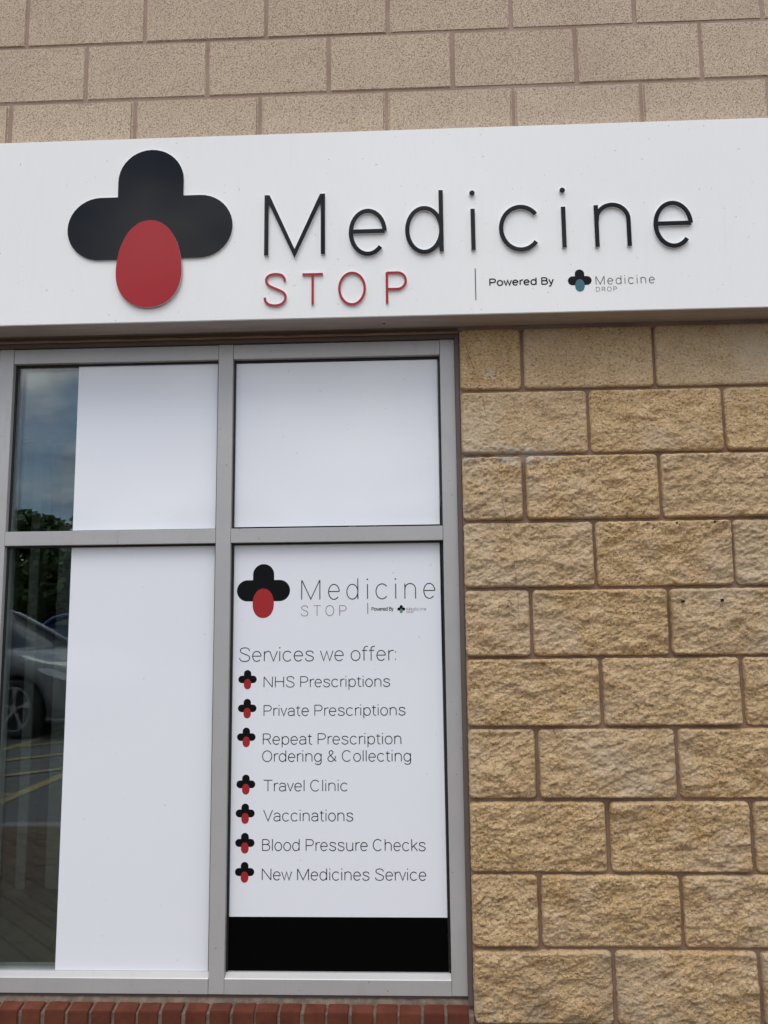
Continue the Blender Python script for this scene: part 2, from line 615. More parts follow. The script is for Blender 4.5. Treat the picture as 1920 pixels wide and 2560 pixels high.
def split_block(k, x0, x1, z0, z1, amp):
    """rock faced block: pitched-back edges and a chipped, faceted face"""
    cx, cz = (x0 + x1) / 2, (z0 + z1) / 2
    w, h = x1 - x0, z1 - z0
    st = .0036
    nx, nz = max(4, int(w / st)), max(4, int(h / st))
    sx = rng.uniform(-100, 100)
    v, f = [], []
    tilt = rng.uniform(-.012, .012), rng.uniform(-.02, .02)
    for j in range(nz + 1):
        tz = j / nz
        for i in range(nx + 1):
            tx = i / nx
            X, Zz = x0 + w * tx, z0 + h * tz
            q = Vector((X * 1.0 + sx, 3.3, Zz))
            e = min(tx * w, (1 - tx) * w, tz * h, (1 - tz) * h)
            edge = min(1, e / .0065)
            edge = edge * (2 - edge)
            # broken face: fractal relief leaning across the block, plus a few larger flakes
            n0 = noise.noise(Vector((q.x * 6 + q.z * 3, 5.1, q.z * 10)))
            n1 = noise.fractal(Vector((q.x * 15 + q.z * 8, 1.7, q.z * 23 - q.x * 8)), .42, 2.1, 5)
            n2 = noise.noise(Vector((q.x * 11 - q.z * 7, 9.2, q.z * 19 + q.x * 5)))
            n2 = max(0, n2 - .12)
            n3 = noise.noise(Vector((q.x * 88, 2.5, q.z * 115))) + .7 * noise.noise(Vector((q.x * 165, 7.5, q.z * 190)))
            d = .0080 * n0 + .0062 * n1 + .012 * n2
            d += tilt[0] * (tx - .5) + tilt[1] * (tz - .5) * .6
            y = .003 - edge * (.013 * (.4 + .6 * amp) + d * amp) - .0030 * n3 * (.35 + .65 * edge) * (.45 + .55 * amp)
            y = min(y, .0012)
            ex = ez = 0
            if i in (0, nx):
                ex = noise.noise(Vector((sx, Zz * 60, i))) * .0022 * amp
                ez = 0
            if j in (0, nz):
                ez = noise.noise(Vector((X * 60, sx, j))) * .0022 * amp
            # worn corners
            cdx, cdz = min(tx, 1 - tx) * w, min(tz, 1 - tz) * h
            if cdx < .012 and cdz < .012:
                kx = (1 - cdx / .012) * (1 - cdz / .012) * .004
                ex += kx if tx < .5 else -kx
                ez += kx if tz < .5 else -kx
            v.append((X - cx + ex, y, Zz - cz + ez))
    for j in range(nz):
        for i in range(nx):
            a = j * (nx + 1) + i
            f.append((a, a + 1, a + nx + 2, a + nx + 1))
    # sides back into the mortar
    ring = [i for i in range(nx + 1)] + [j * (nx + 1) + nx for j in range(1, nz + 1)] + \
           [nz * (nx + 1) + i for i in range(nx - 1, -1, -1)] + [j * (nx + 1) for j in range(nz - 1, 0, -1)]
    b = len(v)
    for i in ring:
        v.append((v[i][0], .02, v[i][2]))
    n = len(ring)
    for i in range(n):
        f.append((ring[(i + 1) % n], ring[i], b + i, b + (i + 1) % n))
    mesh('block', v, f, 'split_block', wall, True, (cx, 0, cz))

for k in range(-9, 9):
    if 1 <= k <= 3:
        continue                         # wholly behind the fascia
    z0 = Z0 + k * H + J / 2 + rng.uniform(-.001, .001)
    z1 = Z0 + (k + 1) * H - J / 2 + rng.uniform(-.001, .001)
    if k == -10:
        z0 = 0
    js = joints(k)
    for a, b in zip(js[:-1], js[1:]):
        g = J * (rng.uniform(.95, 1.45) if k > 3 else rng.uniform(.8, 1.5)) / 2
        x0, x1 = max(a + g, WL), min(b - g, WR)
        if x1 - x0 < .04:
            continue
        if k >= 4:
            smooth_block(k, x0, x1, z0, z1)
        else:
            spans = []
            if x1 > OP_R + .001:
                spans.append((max(x0, OP_R + .001), x1))
            if x0 < OP_L - .001:
                spans.append((x0, min(x1, OP_L - .001)))
            for s0, s1 in spans:
                if s1 - s0 > .03:
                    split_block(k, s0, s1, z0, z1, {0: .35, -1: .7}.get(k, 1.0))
# bottom sliver of wall down to the pavement is covered by the last course (k = -9)

# drilled holes and a hairline
for hx, hz in ((.488, 1.66), (.611, 1.662), (.495, 1.403), (.62, 1.405)):
    v, f = [], []
    for i in range(12):
        an = 2 * math.pi * i / 12
        rr = .0046 * rng.uniform(.7, 1.25)
        v.append((hx + rr * math.cos(an), -.0235, hz + rr * math.sin(an)))
        v.append((hx + rr * .8 * math.cos(an), .004, hz + rr * .8 * math.sin(an)))
    for i in range(12):
        j = (i + 1) % 12
        f.append((2 * i, 2 * j, 2 * j + 1, 2 * i + 1))
    f.append(tuple(2 * i for i in range(12)))
    mesh('wall_plug', v, f, 'hole_dark', wall)
hp = [(-.199, 2.300), (-.173, 2.216), (-.150, 2.149), (-.137, 2.09), (-.131, 2.03), None, (-.095, 1.801), (-.074, 1.70), (-.060, 1.612), (-.048, 1.52), (-.042, 1.439), (-.039, 1.348)]
pts = []
for q0, q1 in zip(hp[:-1], hp[1:]):
    if q0 is None or q1 is None:
        if pts:
            tube('hanging_strand', pts, .0004, 'hairline', wall, 4)
        pts = []
        continue
    (a, b), (c_, d) = q0, q1
    for s in range(6):
        tt = s / 6
        pts.append((a + (c_ - a) * tt + rng.uniform(-.0012, .0012), -.0225 + rng.uniform(-.001, .001), b + (d - b) * tt))
tube('hanging_strand', pts, .0004, 'hairline', wall, 4)

# ------------------------------------------------------------------ stroke lettering
def arc(cx, cy, rx, ry, a0, a1, n=None):
    n = n or max(6, int(abs(a1 - a0) / 10))
    return [(cx + rx * math.cos(rad(a0 + (a1 - a0) * i / n)), cy + ry * math.sin(rad(a0 + (a1 - a0) * i / n))) for i in range(n + 1)]
def spline(P, n=5):
    out = []
    for i in range(len(P) - 1):
        p0, p1, p2, p3 = P[max(i - 1, 0)], P[i], P[i + 1], P[min(i + 2, len(P) - 1)]
        for s in range(n):
            u = s / n
            out.append(tuple(.5 * (2 * p1[d] + (p2[d] - p0[d]) * u + (2 * p0[d] - 5 * p1[d] + 4 * p2[d] - p3[d]) * u * u + (3 * p1[d] - p0[d] - 3 * p2[d] + p3[d]) * u ** 3) for d in (0, 1)))
    return out + [P[-1]]
XH = .735
S_ = [(.64, .76), (.62, .865), (.53, .965), (.345, 1.0), (.17, .965), (.075, .87), (.07, .75), (.15, .635), (.34, .54), (.52, .455), (.635, .36), (.665, .245), (.62, .115), (.51, .03), (.345, 0), (.16, .035), (.05, .13), (.02, .26)]
s_ = [(.50, .555), (.47, .655), (.39, .715), (.265, .735), (.13, .71), (.055, .63), (.06, .535), (.13, .455), (.27, .395), (.41, .335), (.50, .265), (.51, .165), (.44, .055), (.28, 0), (.13, .025), (.04, .10), (.02, .20)]
el = lambda w, cy=XH / 2, ry=XH / 2: arc(w / 2, cy, w / 2, ry, 0, 360, 36)
G = {
 'M': (.88, [[(0, 0), (0, 1)], [(0.015, .985), (.44, .02), (.865, .985)], [(.88, 0), (.88, 1)]]),
 'N': (.70, [[(0, 0), (0, 1)], [(0.012, .98), (.688, .02)], [(.70, 0), (.70, 1)]]),
 'H': (.70, [[(0, 0), (0, 1)], [(.70, 0), (.70, 1)], [(0, .53), (.70, .53)]]),
 'S': (.68, [spline(S_, 4)]),
 'T': (.72, [[(0, 1), (.72, 1)], [(.36, 0), (.36, 1)]]),
 'O': (.76, [arc(.38, .5, .38, .5, 0, 360, 40)]),
 'P': (.60, [[(0, 0), (0, 1)], [(0, .985), (.34, .985)] + arc(.34, .72, .26, .265, 90, -90, 16) + [(0, .455)]]),
 'R': (.62, [[(0, 0), (0, 1)], [(0, .985), (.33, .985)] + arc(.33, .735, .25, .25, 90, -90, 16) + [(0, .485)], [(.34, .485), (.62, 0)]]),
 'D': (.68, [[(0, 0), (0, 1)], [(0, .985), (.25, .985)] + arc(.25, .5, .43, .485, 90, -90, 20) + [(0, .015)]]),
 'B': (.60, [[(0, 0), (0, 1)], [(0, .985), (.30, .985)] + arc(.30, .765, .24, .22, 90, -90, 14) + [(0, .545)], [(.3, .545)] + arc(.32, .28, .28, .265, 90, -90, 14) + [(0, .015)]]),
 'C': (.72, [arc(.37, .5, .37, .5, 42, 318, 30)]),
 'V': (.74, [[(0, 1), (.37, .01), (.74, 1)]]),
 '&': (.70, [spline([(.70, 0), (.50, .22), (.30, .47), (.17, .65), (.12, .80), (.17, .94), (.29, 1.0), (.41, .93), (.43, .80), (.36, .67), (.20, .53), (.06, .38), (.02, .24), (.07, .09), (.22, 0), (.38, .03), (.54, .17), (.62, .34), (.64, .50)], 4)]),
 'a': (.50, [[(.50, 0), (.50, .50)] + arc(.26, .50, .24, .235, 0, 165, 16), [(.50, .43), (.24, .42)] + arc(.22, .215, .22, .205, 90, 270, 14) + [(.34, .03), (.45, .10), (.50, .20)]]),
 'c': (.54, [arc(.285, XH / 2, .285, XH / 2, 40, 320, 28)]),
 'd': (.54, [el(.54), [(.54, 0), (.54, 1.03)]]),
 'e': (.54, [arc(.27, XH / 2, .27, XH / 2, 3, 318, 30), [(0.0, .385), (.54, .385)]]),
 'f': (.36, [[(.13, 0), (.13, .84)] + arc(.32, .84, .19, .20, 180, 75, 10), [(0, XH), (.33, XH)]]),
 'g': (.54, [el(.54), [(.54, XH), (.54, -.05)] + arc(.28, -.05, .26, .23, 0, -150, 14)]),
 'h': (.50, [[(0, 0), (0, 1.03)], [(0, .42)] + arc(.25, .47, .25, .265, 160, 0, 16) + [(.50, 0)]]),
 'i': (.0, [[(0, 0), (0, XH)], ('dot', 0, .985, .05)]),
 'k': (.46, [[(0, 0), (0, 1.03)], [(.44, XH), (.0, .28)], [(.15, .43), (.46, 0)]]),
 'l': (.0, [[(0, 0), (0, 1.03)]]),
 'n': (.50, [[(0, 0), (0, XH)], [(0, .42)] + arc(.25, .47, .25, .265, 160, 0, 16) + [(.50, 0)]]),
 'o': (.56, [el(.56)]),
 'p': (.54, [[(0, -.28), (0, XH)], el(.54)]),
 'r': (.28, [[(0, 0), (0, XH)], [(0, .44)] + arc(.24, .46, .235, .27, 165, 70, 10)]),
 's': (.52, [spline(s_, 4)]),
 't': (.34, [[(.14, .92), (.14, .17)] + arc(.30, .17, .16, .165, 180, 285, 10), [(0, XH), (.33, XH)]]),
 'u': (.50, [[(.50, 0), (.50, XH)], [(0, XH)] + arc(.25, .265, .25, .265, 180, 340, 16) + [(.50, .31)]]),
 'v': (.48, [[(0, XH), (.24, .01), (.48, XH)]]),
 'w': (.80, [[(0, XH), (.21, .01), (.40, XH - .02), (.59, .01), (.80, XH)]]),
 'y': (.48, [[(0, XH), (.25, .02)], [(.48, XH), (.20, -.17), (.12, -.27), (0.0, -.27)]]),
 ':': (.0, [('dot', 0, .07, .042), ('dot', 0, .60, .042)]),
}
def offset(P, w):
    """left and right edge of a stroke of width w with mitred corners"""
    closed = len(P) > 8 and math.dist(P[0], P[-1]) < 1e-6
    n = len(P)
    Lf, Rt = [], []
    for i in range(n):
        if closed:
            a, b = P[(i - 1) % (n - 1)], P[(i + 1) % (n - 1)]
        else:
            a, b = P[max(i - 1, 0)], P[min(i + 1, n - 1)]
        d0 = Vector((P[i][0] - a[0], P[i][1] - a[1]))
        d1 = Vector((b[0] - P[i][0], b[1] - P[i][1]))
        if d0.length < 1e-9:
            d0 = d1
        if d1.length < 1e-9:
            d1 = d0
        d0, d1 = d0.normalized(), d1.normalized()
        n0, n1 = Vector((-d0.y, d0.x)), Vector((-d1.y, d1.x))
        b_ = (n0 + n1)
        b_ = b_.normalized() if b_.length > 1e-6 else n0
        k = min(1 / max(b_.dot(n1), .3), 2.2) * w / 2
        Lf.append((P[i][0] + b_.x * k, P[i][1] + b_.y * k))
        Rt.append((P[i][0] - b_.x * k, P[i][1] - b_.y * k))
    return Lf, Rt, closed
def strokes_mesh(strokes, w, yf, ym=None, yb=None, dz=.00006):
    """strokes in (X, Z) metres -> verts, faces, material index; yf the face, ym..yb the sides"""
    v, f, mi = [], [], []
    for s, P in enumerate(strokes):
        y0 = yf + s * dz
        if P[0] == 'dot':
            _, cx, cz, r = P
            ring = [(cx + r * math.cos(2 * math.pi * i / 20), cz + r * math.sin(2 * math.pi * i / 20)) for i in range(20)]
            b = len(v)
            v += [(x, y0, z) for x, z in ring]
            f.append(tuple(range(b, b + 20)))
            mi.append(0)
            loops = [(ring, True)]
        else:
            Lf, Rt, closed = offset(P, w)
            b = len(v)
            n = len(P)
            v += [(x, y0, z) for x, z in Lf] + [(x, y0, z) for x, z in Rt]
            for i in range(n - 1):
                f.append((b + i, b + n + i, b + n + i + 1, b + i + 1))
                mi.append(0)
            loops = [(Lf, False), (Rt[::-1], False)] if closed else [(Lf + Rt[::-1], True)]
        if yb is None:
            continue
        for ring, wrap in loops:
            n = len(ring)
            b = len(v)
            for yy in (y0, ym, yb):
                v += [(x, yy, z) for x, z in ring]
            for q in range(2):
                for i in range(n if wrap else n - 1):
                    j = (i + 1) % n
                    f.append((b + q * n + i, b + q * n + j, b + (q + 1) * n + j, b + (q + 1) * n + i))
                    mi.append(q)
    return v, f, mi
def fit(ch, x0, x1, z0, z1, w):
    """strokes of one glyph fitted to an outline box"""
    st = G[ch][1]
    pts = [q for s in st if s[0] != 'dot' for q in s]
    ax, bx = min(q[0] for q in pts), max(q[0] for q in pts)
    az, bz = min(q[1] for q in pts), max(q[1] for q in pts)
    kz = (z1 - z0 - w) / (bz - az)
    kx = (x1 - x0 - w) / (bx - ax) if bx - ax > 1e-6 else kz
    f = lambda q: (x0 + w / 2 + (q[0] - ax) * kx, z0 + w / 2 + (q[1] - az) * kz)
    return [[f(q) for q in s] for s in st if s[0] != 'dot']
ROUND, DIAG = .085, .035
def bearing(ch):
    """left and right side bearing of a glyph"""
    l = r = .125
    if ch in 'OCceodgsSa&':
        l = ROUND
    if ch in 'OoceSspbPBDR&':
        r = ROUND
    if ch in 'VvwyT':
        l = r = DIAG
    if ch in 'ft':
        l, r = .04, .05
    if ch in 'rk':
        r = .03
    return l, r
def text_strokes(txt, x0, x1, zb, cap, gap=0, space=.30):
    x, items, first, wd = 0, [], True, 0
    for ch in txt:
        if ch == ' ':
            x += space
            wd += 1
            continue
        l, r = bearing(ch)
        if not first:
            x += l
        first = False
        items.append((ch, x, wd))
        x += G[ch][0]
        end = x
        x += r + gap
    kx = (x1 - x0) / end
    out, owner = [], []
    for ch, gx, wd in items:
        for s in G[ch][1]:
            owner.append(wd)
            if s[0] == 'dot':
                out.append(('dot', x0 + (gx + s[1]) * kx, zb + s[2] * cap, s[3] * cap))
            else:
                out.append([(x0 + (gx + q[0]) * kx, zb + q[1] * cap) for q in s])
    return out, owner
def print_text(name, txt, x0, x1, zb, cap, w, y, mat, parent, **k):
    """flat print: one object for each word"""
    st, owner = text_strokes(txt, x0 + w / 2, x1 - w / 2, zb + w / 2, cap - w, **k)
    out = []
    for wd in sorted(set(owner)):
        v, f, mi = strokes_mesh([q for q, o in zip(st, owner) if o == wd], w, y, dz=-.000012)
        out.append(mesh(name, v, f, mat, parent))
    return out
def cross_outline(cx, zt, W_):
    """outline of the three-lobed cross; zt top, W_ overall width"""
    s = W_ / .571
    ax, r = .2855 * s, .113 * s
    at, ab = zt - .171 * s, zt - .397 * s
    hw = .114 * s
    P = []
    P += [(cx - hw, at)]
    P += [(cx + hw * math.cos(rad(a)), zt - hw + hw * math.sin(rad(a))) for a in range(180, -1, -9)]
    P += [(cx + hw, at)]
    P += [(cx + ax - r + r * math.cos(rad(a)), (at + ab) / 2 + r * math.sin(rad(a))) for a in range(90, -91, -9)]
    P += [(cx - ax + r - r * math.cos(rad(a)), (at + ab) / 2 + r * math.sin(rad(a))) for a in range(-90, 91, 9)]
    return P
def drop_outline(cx, zt, W_, egg=True):
    s = W_ / .571
    hw, top, bot, mid = .113 * s, zt - .260 * s, zt - .570 * s, zt - (.444 if egg else .424) * s
    P = []
    for i in range(64):
        a = 2 * math.pi * i / 64
        ca_, sa_ = math.cos(a), math.sin(a)
        if sa_ >= 0:
            e = 1.0 if egg else .95
            P.append((cx + hw * (abs(ca_) ** (.94 if egg else .92)) * (1 if ca_ >= 0 else -1), mid + (top - mid) * sa_ ** e))
        else:
            P.append((cx + hw * (abs(ca_) ** .92) * (1 if ca_ >= 0 else -1), mid + (bot - mid) * abs(sa_) ** .94))
    return P
def plate(name, P, y0, ym, yb, mats, parent):
    n = len(P)
    v = [(x, y0, z) for x, z in P]
    f, mi = [tuple(range(n))], [0]
    if yb is not None:
        v += [(x, ym, z) for x, z in P] + [(x, yb, z) for x, z in P]
        for q in range(2):
            for i in range(n):
                j = (i + 1) % n
                f.append((q * n + i, q * n + j, (q + 1) * n + j, (q + 1) * n + i))
                mi.append(q)
    return mesh(name, v, f, mats, parent, mi=mi)

# ------------------------------------------------------------------ fascia sign
FY = -.12
FB, FT = 2.355, 3.022
fas = empty('fascia_sign', (0, 0, 0), 'long white shop fascia sign with black and red raised lettering above the window', 'sign')
bm = bmesh.new()
box_bm(bm, -4.2, 3.1, FY, -.0075, FB, FT)
bmesh.ops.bevel(bm, geom=[e for e in bm.edges if all(q.co.y < FY + .001 for q in e.verts)], offset=.0022, segments=2, affect='EDGES')
bm.normal_update()
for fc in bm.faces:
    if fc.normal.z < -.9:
        fc.material_index = 1                    # bottom return, its shade put into a darker colour
from_bm('sign_tray', bm, ['sign_white', 'shaded_return'], fas)
v, f = [], []
for i in range(14):
    an = 2 * math.pi * i / 14
    v.append((-.47 + .0042 * math.cos(an), -.055 + .0042 * math.sin(an), FB - .0015))
    v.append((-.47 + .0042 * math.cos(an), -.055 + .0042 * math.sin(an), FB + .001))
f = [(2 * i, 2 * ((i + 1) % 14), 2 * ((i + 1) % 14) + 1, 2 * i + 1) for i in range(14)] + [tuple(range(0, 28, 2))]
mesh('screw', v, f, 'hole_dark', fas)
CX = -1.2655
plate('logo_cross', cross_outline(CX, 2.974, .571), FY - .0065, FY - .0050, FY - .0003, ['acrylic_black', 'acrylic_edge'], fas)
plate('logo_drop', drop_outline(CX + .002, 2.974, .571), FY - .0115, FY - .0105, FY - .0068, ['acrylic_red', 'acrylic_edge'], fas)
big = [('M', -.8705, -.6636, 2.5695, 2.800), ('e', -.5834, -.4546, 2.5655, 2.7330), ('d', -.3932, -.2640, 2.5665, 2.7995),
       ('i', -.1723, -.1580, 2.5690, 2.7290), ('c', -.0787, .0515, 2.5655, 2.7310), ('i', .1298, .1445, 2.5690, 2.7270),
       ('n', .2385, .3590, 2.5680, 2.7290), ('e', .4330, .5630, 2.5645, 2.7290)]
def letter(ch, x0, x1, z0, z1, w, mats, yf, yb, dot=None):
    st = fit(ch, x0, x1, z0, z1, w)
    if dot:
        st.append(('dot', *dot))
    v, f, mi = strokes_mesh(st, w, yf, yf + (yb - yf) * .22, yb, dz=.00025)
    bmx = bmesh.new()
    vs = [bmx.verts.new(q) for q in v]
    for q, m_ in zip(f, mi):
        fc = bmx.faces.new([vs[i] for i in q])
        fc.material_index = m_
    return from_bm('letter', bmx, mats, fas)
for ch, x0, x1, z0, z1 in big:
    dot = None
    if ch == 'i':
        dot = ((x0 + x1) / 2 - .0005, 2.7785, .0092)
    letter(ch, x0, x1, z0, z1, .0146, ['acrylic_black', 'acrylic_edge'], FY - .0095, FY - .0003, dot)
for ch, x0, x1, z0, z1 in (('S', -.8715, -.7930, 2.3965, 2.5150), ('T', -.7445, -.6670, 2.3970, 2.5110), ('O', -.6200, -.5267, 2.3940, 2.5125), ('P', -.4605, -.3893, 2.3945, 2.5110)):
    letter(ch, x0, x1, z0, z1, .0082, ['acrylic_red', 'acrylic_edge'], FY - .0070, FY - .0003)
PY = FY - .0006
plate('divider_line', [(-.1622, 2.4035), (-.1594, 2.4035), (-.1594, 2.5148), (-.1622, 2.5148)], PY, None, None, 'print_black', fas)
print_text('powered_by_lettering', 'Powered By', -.1151, .0992, 2.4508, .0275, .0042, PY, 'print_black', fas, gap=.03, space=.34)
plate('small_logo_cross', cross_outline(.184, 2.5012, .078), PY, None, None, 'print_black', fas)
plate('small_logo_drop', drop_outline(.184, 2.5030, .0785, False), PY - .0002, None, None, 'print_teal', fas)
print_text('small_name_lettering', 'Medicine', .2362, .4295, 2.4465, .0305, .0021, PY, 'print_ink', fas, gap=.16)
print_text('drop_lettering', 'DROP', .2362, .3048, 2.4229, .0162, .0013, PY, 'print_ink', fas, gap=.22)

# soffit edge under the fascia: dark timber batten and a ragged mastic line on top of the window head
soff = empty('head_batten', (-1.3, 0, FB), 'dark timber batten and old sealant between fascia and window head', 'batten')
prism('batten', [(.0005, 2.338 - FB), (.0005, 2.3525 - FB), (.0065, 2.3525 - FB), (.0065, 2.338 - FB)], -1.9, 1.083, 'dark_timber', soff)
v, f = [], []
n = 260
for i in range(n + 1):
    x = -3.02 + i * (2.807 / n) + 1.3
    r1 = noise.noise(Vector((x * 9, 0, 0))) * .0022 + noise.noise(Vector((x * 40, 4, 0))) * .0012
    for yy, zz_ in ((.004, 2.3345 + r1), (-.002 + r1 * .6, 2.3365 + r1), (-.002 + r1 * .4, 2.3405 + r1 * 1.5), (.004, 2.3425 + r1 * 1.4)):
        v.append((x, yy, zz_ - FB))
for i in range(n):
    for q in range(3):
        f.append((i * 4 + q, i * 4 + 4 + q, i * 4 + 5 + q, i * 4 + 1 + q))
mesh('sealant_bead', v, f, 'brown_mortar', soff, True)

# ------------------------------------------------------------------ shop window
win = empty('shop_window', (-1.3, .06, .17), 'grey aluminium framed shop window with four large panes in view', 'window')
def wbox(name, b, mat, bev=.0012, parent=win):
    o = box(name, b, mat, None, bev)
    o.data.transform(Matrix.Translation((1.3, -.06, -.17)))
    o.parent = parent
    return o
Y0, YB = .030, .115
ZB, ZT = .172, 2.3225
RB, TB, TT, HB = .232, 1.619, 1.668, 2.269      # rail top, transom, head bottom
stiles = [(-.280, -.229), (-1.058, -1.0065), (-1.846, -1.795), (-2.62, -2.569), (-3.015, -2.97)]
for i, (a, b) in enumerate(stiles):
    wbox('mullion' if 0 < i < 4 else 'jamb', (a, b, Y0, YB, ZB - .001, ZT + .0005), 'frame_grey')
bays = [(stiles[i + 1][1], stiles[i][0]) for i in range(4)]
gq = .0008
for a, b in bays:
    wbox('head_rail', (a + gq, b - gq, Y0 + .001, YB, HB, ZT - .001), 'frame_grey')
    wbox('transom', (a + gq, b - gq, Y0 - .0012, YB, TB, TT), 'frame_grey')
    prof = [(Y0 - .001, ZB), (Y0 - .001, RB - .0150), (Y0 + .0015, RB - .0125), (.048, RB), (YB, RB), (YB, ZB)]
    o = prism('bottom_rail', prof, a + gq, b - gq, 'frame_grey')
    o.data.transform(Matrix.Translation((1.3, -.06, -.17)))
    o.parent = win
# dark sealant round the frame
wbox('frame_seal', (-.2288, -.2135, .012, .10, .15, ZT + .016), 'mastic_brown')
wbox('frame_seal', (-3.02, -.2290, .014, .10, ZT + .001, ZT + .0155), 'mastic_brown')
# glass panes with gaskets; each unit is two sheets
GY = .058
for a, b in bays:
    for z0, z1 in ((RB, TB), (TT, HB)):
        gp = wbox('glass_pane', (a - .004, b + .004, GY, GY + .006, z0 - .008, z1 + .004), 'clear_glass', 0)
        wbox('inner_sheet', (a - .004, b + .004, GY + .022, GY + .028, z0 - .008, z1 + .004), 'clear_glass', 0, win)
        gk = bmesh.new()
        e = .0065
        for q in ((a, a + e, z0 - .004, z1), (b - e, b, z0 - .004, z1), (a + e, b - e, z1 - e, z1), (a + e, b - e, z0 - .010, z0 - .002)):
            box_bm(gk, q[0], q[1], GY - .008, GY - .0005, q[2], q[3])
        bmesh.ops.translate(gk, verts=gk.verts, vec=(1.3, -.06, -.17))
        from_bm('gasket', gk, 'rubber_black', win)

# white films and the services poster, stuck on the outside of the glass
def film(name, x0, x1, z0, z1, label, mat='window_film', y=GY - .0012, skew=0):
    P = [(x0 + skew, z0), (x1, z0), (x1, z1), (x0, z1)]
    cx, cz = (x0 + x1) / 2, z0
    v = [(x - cx, 0, z - cz) for x, z in P] + [(x - cx, .0008, z - cz) for x, z in P]
    o = mesh(name, v, [(0, 1, 2, 3), (7, 6, 5, 4), (0, 4, 5, 1), (1, 5, 6, 2), (2, 6, 7, 3), (3, 7, 4, 0)], mat, None, loc=(cx, y, cz))
    return tag(o, label, 'window film', 'plain white films on the window panes')
film('white_film', -1.5685, -1.0645, 1.6725, 2.2655, 'plain white film on the upper left pane beside a strip of clear glass')
film('white_film', -1.5695, -1.0650, .2268, 1.6145, 'tall plain white film on the lower left pane')
film('white_film', -1.0002, -.2900, 1.6760, 2.2600, 'plain white film filling the upper right pane')

YP = GY - .0012
post = empty('services_poster', (-.645, YP, .2325), 'white services poster with black foot band on the lower right pane', 'poster')
def pp(o):
    if isinstance(o, list):
        return [pp(q) for q in o]
    o.data.transform(Matrix.Translation((.645, -YP, -.2325)))
    o.parent = post
    return o
pp(plate('white_sheet', [(-.9990, .3980), (-.2890, .3980), (-.2920, 1.6150), (-.9985, 1.6150)], YP, YP + .0006, YP + .0008, ['window_film', 'window_film'], None))
pp(plate('black_band', [(-1.0000, .2325), (-.2880, .2325), (-.2885, .3975), (-.9992, .3975)], YP, YP + .0006, YP + .0008, ['film_black', 'film_black'], None))
YI = YP - .0003
pp(plate('logo_cross', cross_outline(-.8963, 1.5469, .1827), YI, None, None, 'print_black', None))
pp(plate('logo_drop', drop_outline(-.8968, 1.5469, .1840, False), YI - .0002, None, None, 'print_red', None))
wt = .0030
big2 = [('M', -.7665, -.7010), ('e', -.6742, -.6344), ('d', -.6119, -.5712), ('i', -.5414, -.5390), ('c', -.5125, -.4728), ('i', -.4454, -.4430), ('n', -.4142, -.3748), ('e', -.3500, -.3095)]
for ch, x0, x1 in big2:
    zt = {'M': 1.4915, 'd': 1.4958}.get(ch, 1.4762)
    st = fit(ch, x0, x1, 1.4222, zt, wt + .0002)
    if ch == 'i':
        st.append(('dot', (x0 + x1) / 2, 1.4905, .0027))
    v, f, mi = strokes_mesh(st, wt + .0002, YI, dz=-.000012)
    pp(mesh('letter', v, f, 'print_ink', None))

for ch, x0, x1 in (('S', -.7673, -.7422), ('T', -.7253, -.6988), ('O', -.6835, -.6539), ('P', -.6360, -.6118)):
    v, f, mi = strokes_mesh(fit(ch, x0, x1, 1.3676, 1.4040, .0020), .0020, YI, dz=-.000012)
    pp(mesh('letter', v, f, 'print_maroon', None))
pp(plate('divider_line', [(-.5404, 1.3732), (-.5382, 1.3732), (-.5382, 1.4108), (-.5404, 1.4108)], YI, None, None, 'print_black', None))
pp(print_text('powered_by_lettering', 'Powered By', -.5267, -.4522, 1.3829, .0140, .0019, YI, 'print_black', None, gap=.02, space=.32))
pp(plate('small_logo_cross', cross_outline(-.4256, 1.4020, .0268), YI, None, None, 'print_black', None))
pp(plate('small_logo_drop', drop_outline(-.4256, 1.4020, .0270, False), YI - .0002, None, None, 'print_green', None))
pp(print_text('small_name_lettering', 'Medicine', -.4075, -.3412, 1.3828, .0108, .0009, YI, 'print_ink', None, gap=.13))
pp(print_text('drop_lettering', 'DROP', -.4075, -.3838, 1.3746, .0062, .0007, YI, 'print_ink', None, gap=.13))
lines = [('Services we offer:', -.9782, -.4450, 1.2162, .0485, .0030, 0, .32),
         ('NHS Prescriptions', -.8930, -.4660, 1.1300, .0378, .0028, 0, .32),
         ('Private Prescriptions', -.8922, -.4157, 1.0358, .0375, .0028, 0, .32),
         ('Repeat Prescription', -.8938, -.4308, .9425, .0378, .0028, 0, .32),
         ('Ordering & Collecting', -.8957, -.3994, .8868, .0378, .0028, 0, .32),
         ('Travel Clinic', -.8915, -.6094, .7918, .0378, .0028, 0, .32),
         ('Vaccinations', -.8905, -.5921, .6962, .0380, .0028, 0, .32),
         ('Blood Pressure Checks', -.8930, -.3556, .6028, .0384, .0028, 0, .32),
         ('New Medicines Service', -.8932, -.3547, .5108, .0382, .0028, 0, .32)]
for txt, x0, x1, zb, cap, w, g_, sp in lines:
    pp(print_text('printed_word', txt, x0, x1, zb, cap, w, YI, 'print_ink', None, gap=g_, space=sp))
for x0, x1, zt in ((-.979, -.9165, 1.189), (-.9792, -.9165, 1.0935), (-.981, -.9185, .9992), (-.9809, -.9179, .8466), (-.9822, -.9189, .7536), (-.9824, -.9184, .6604), (-.9821, -.9184, .5686)):
    cx = (x0 + x1) / 2
    o = pp(plate('bullet_cross', cross_outline(cx, zt, (x1 - x0)), YI, None, None, 'print_black', None))
    d = plate('bullet_drop', drop_outline(cx, zt - .0008, (x1 - x0) * 1.01, False), YI - .0002, None, None, 'print_red', None)
    d.data.transform(Matrix.Translation((.645, -YP, -.2325)))
    d.parent = o

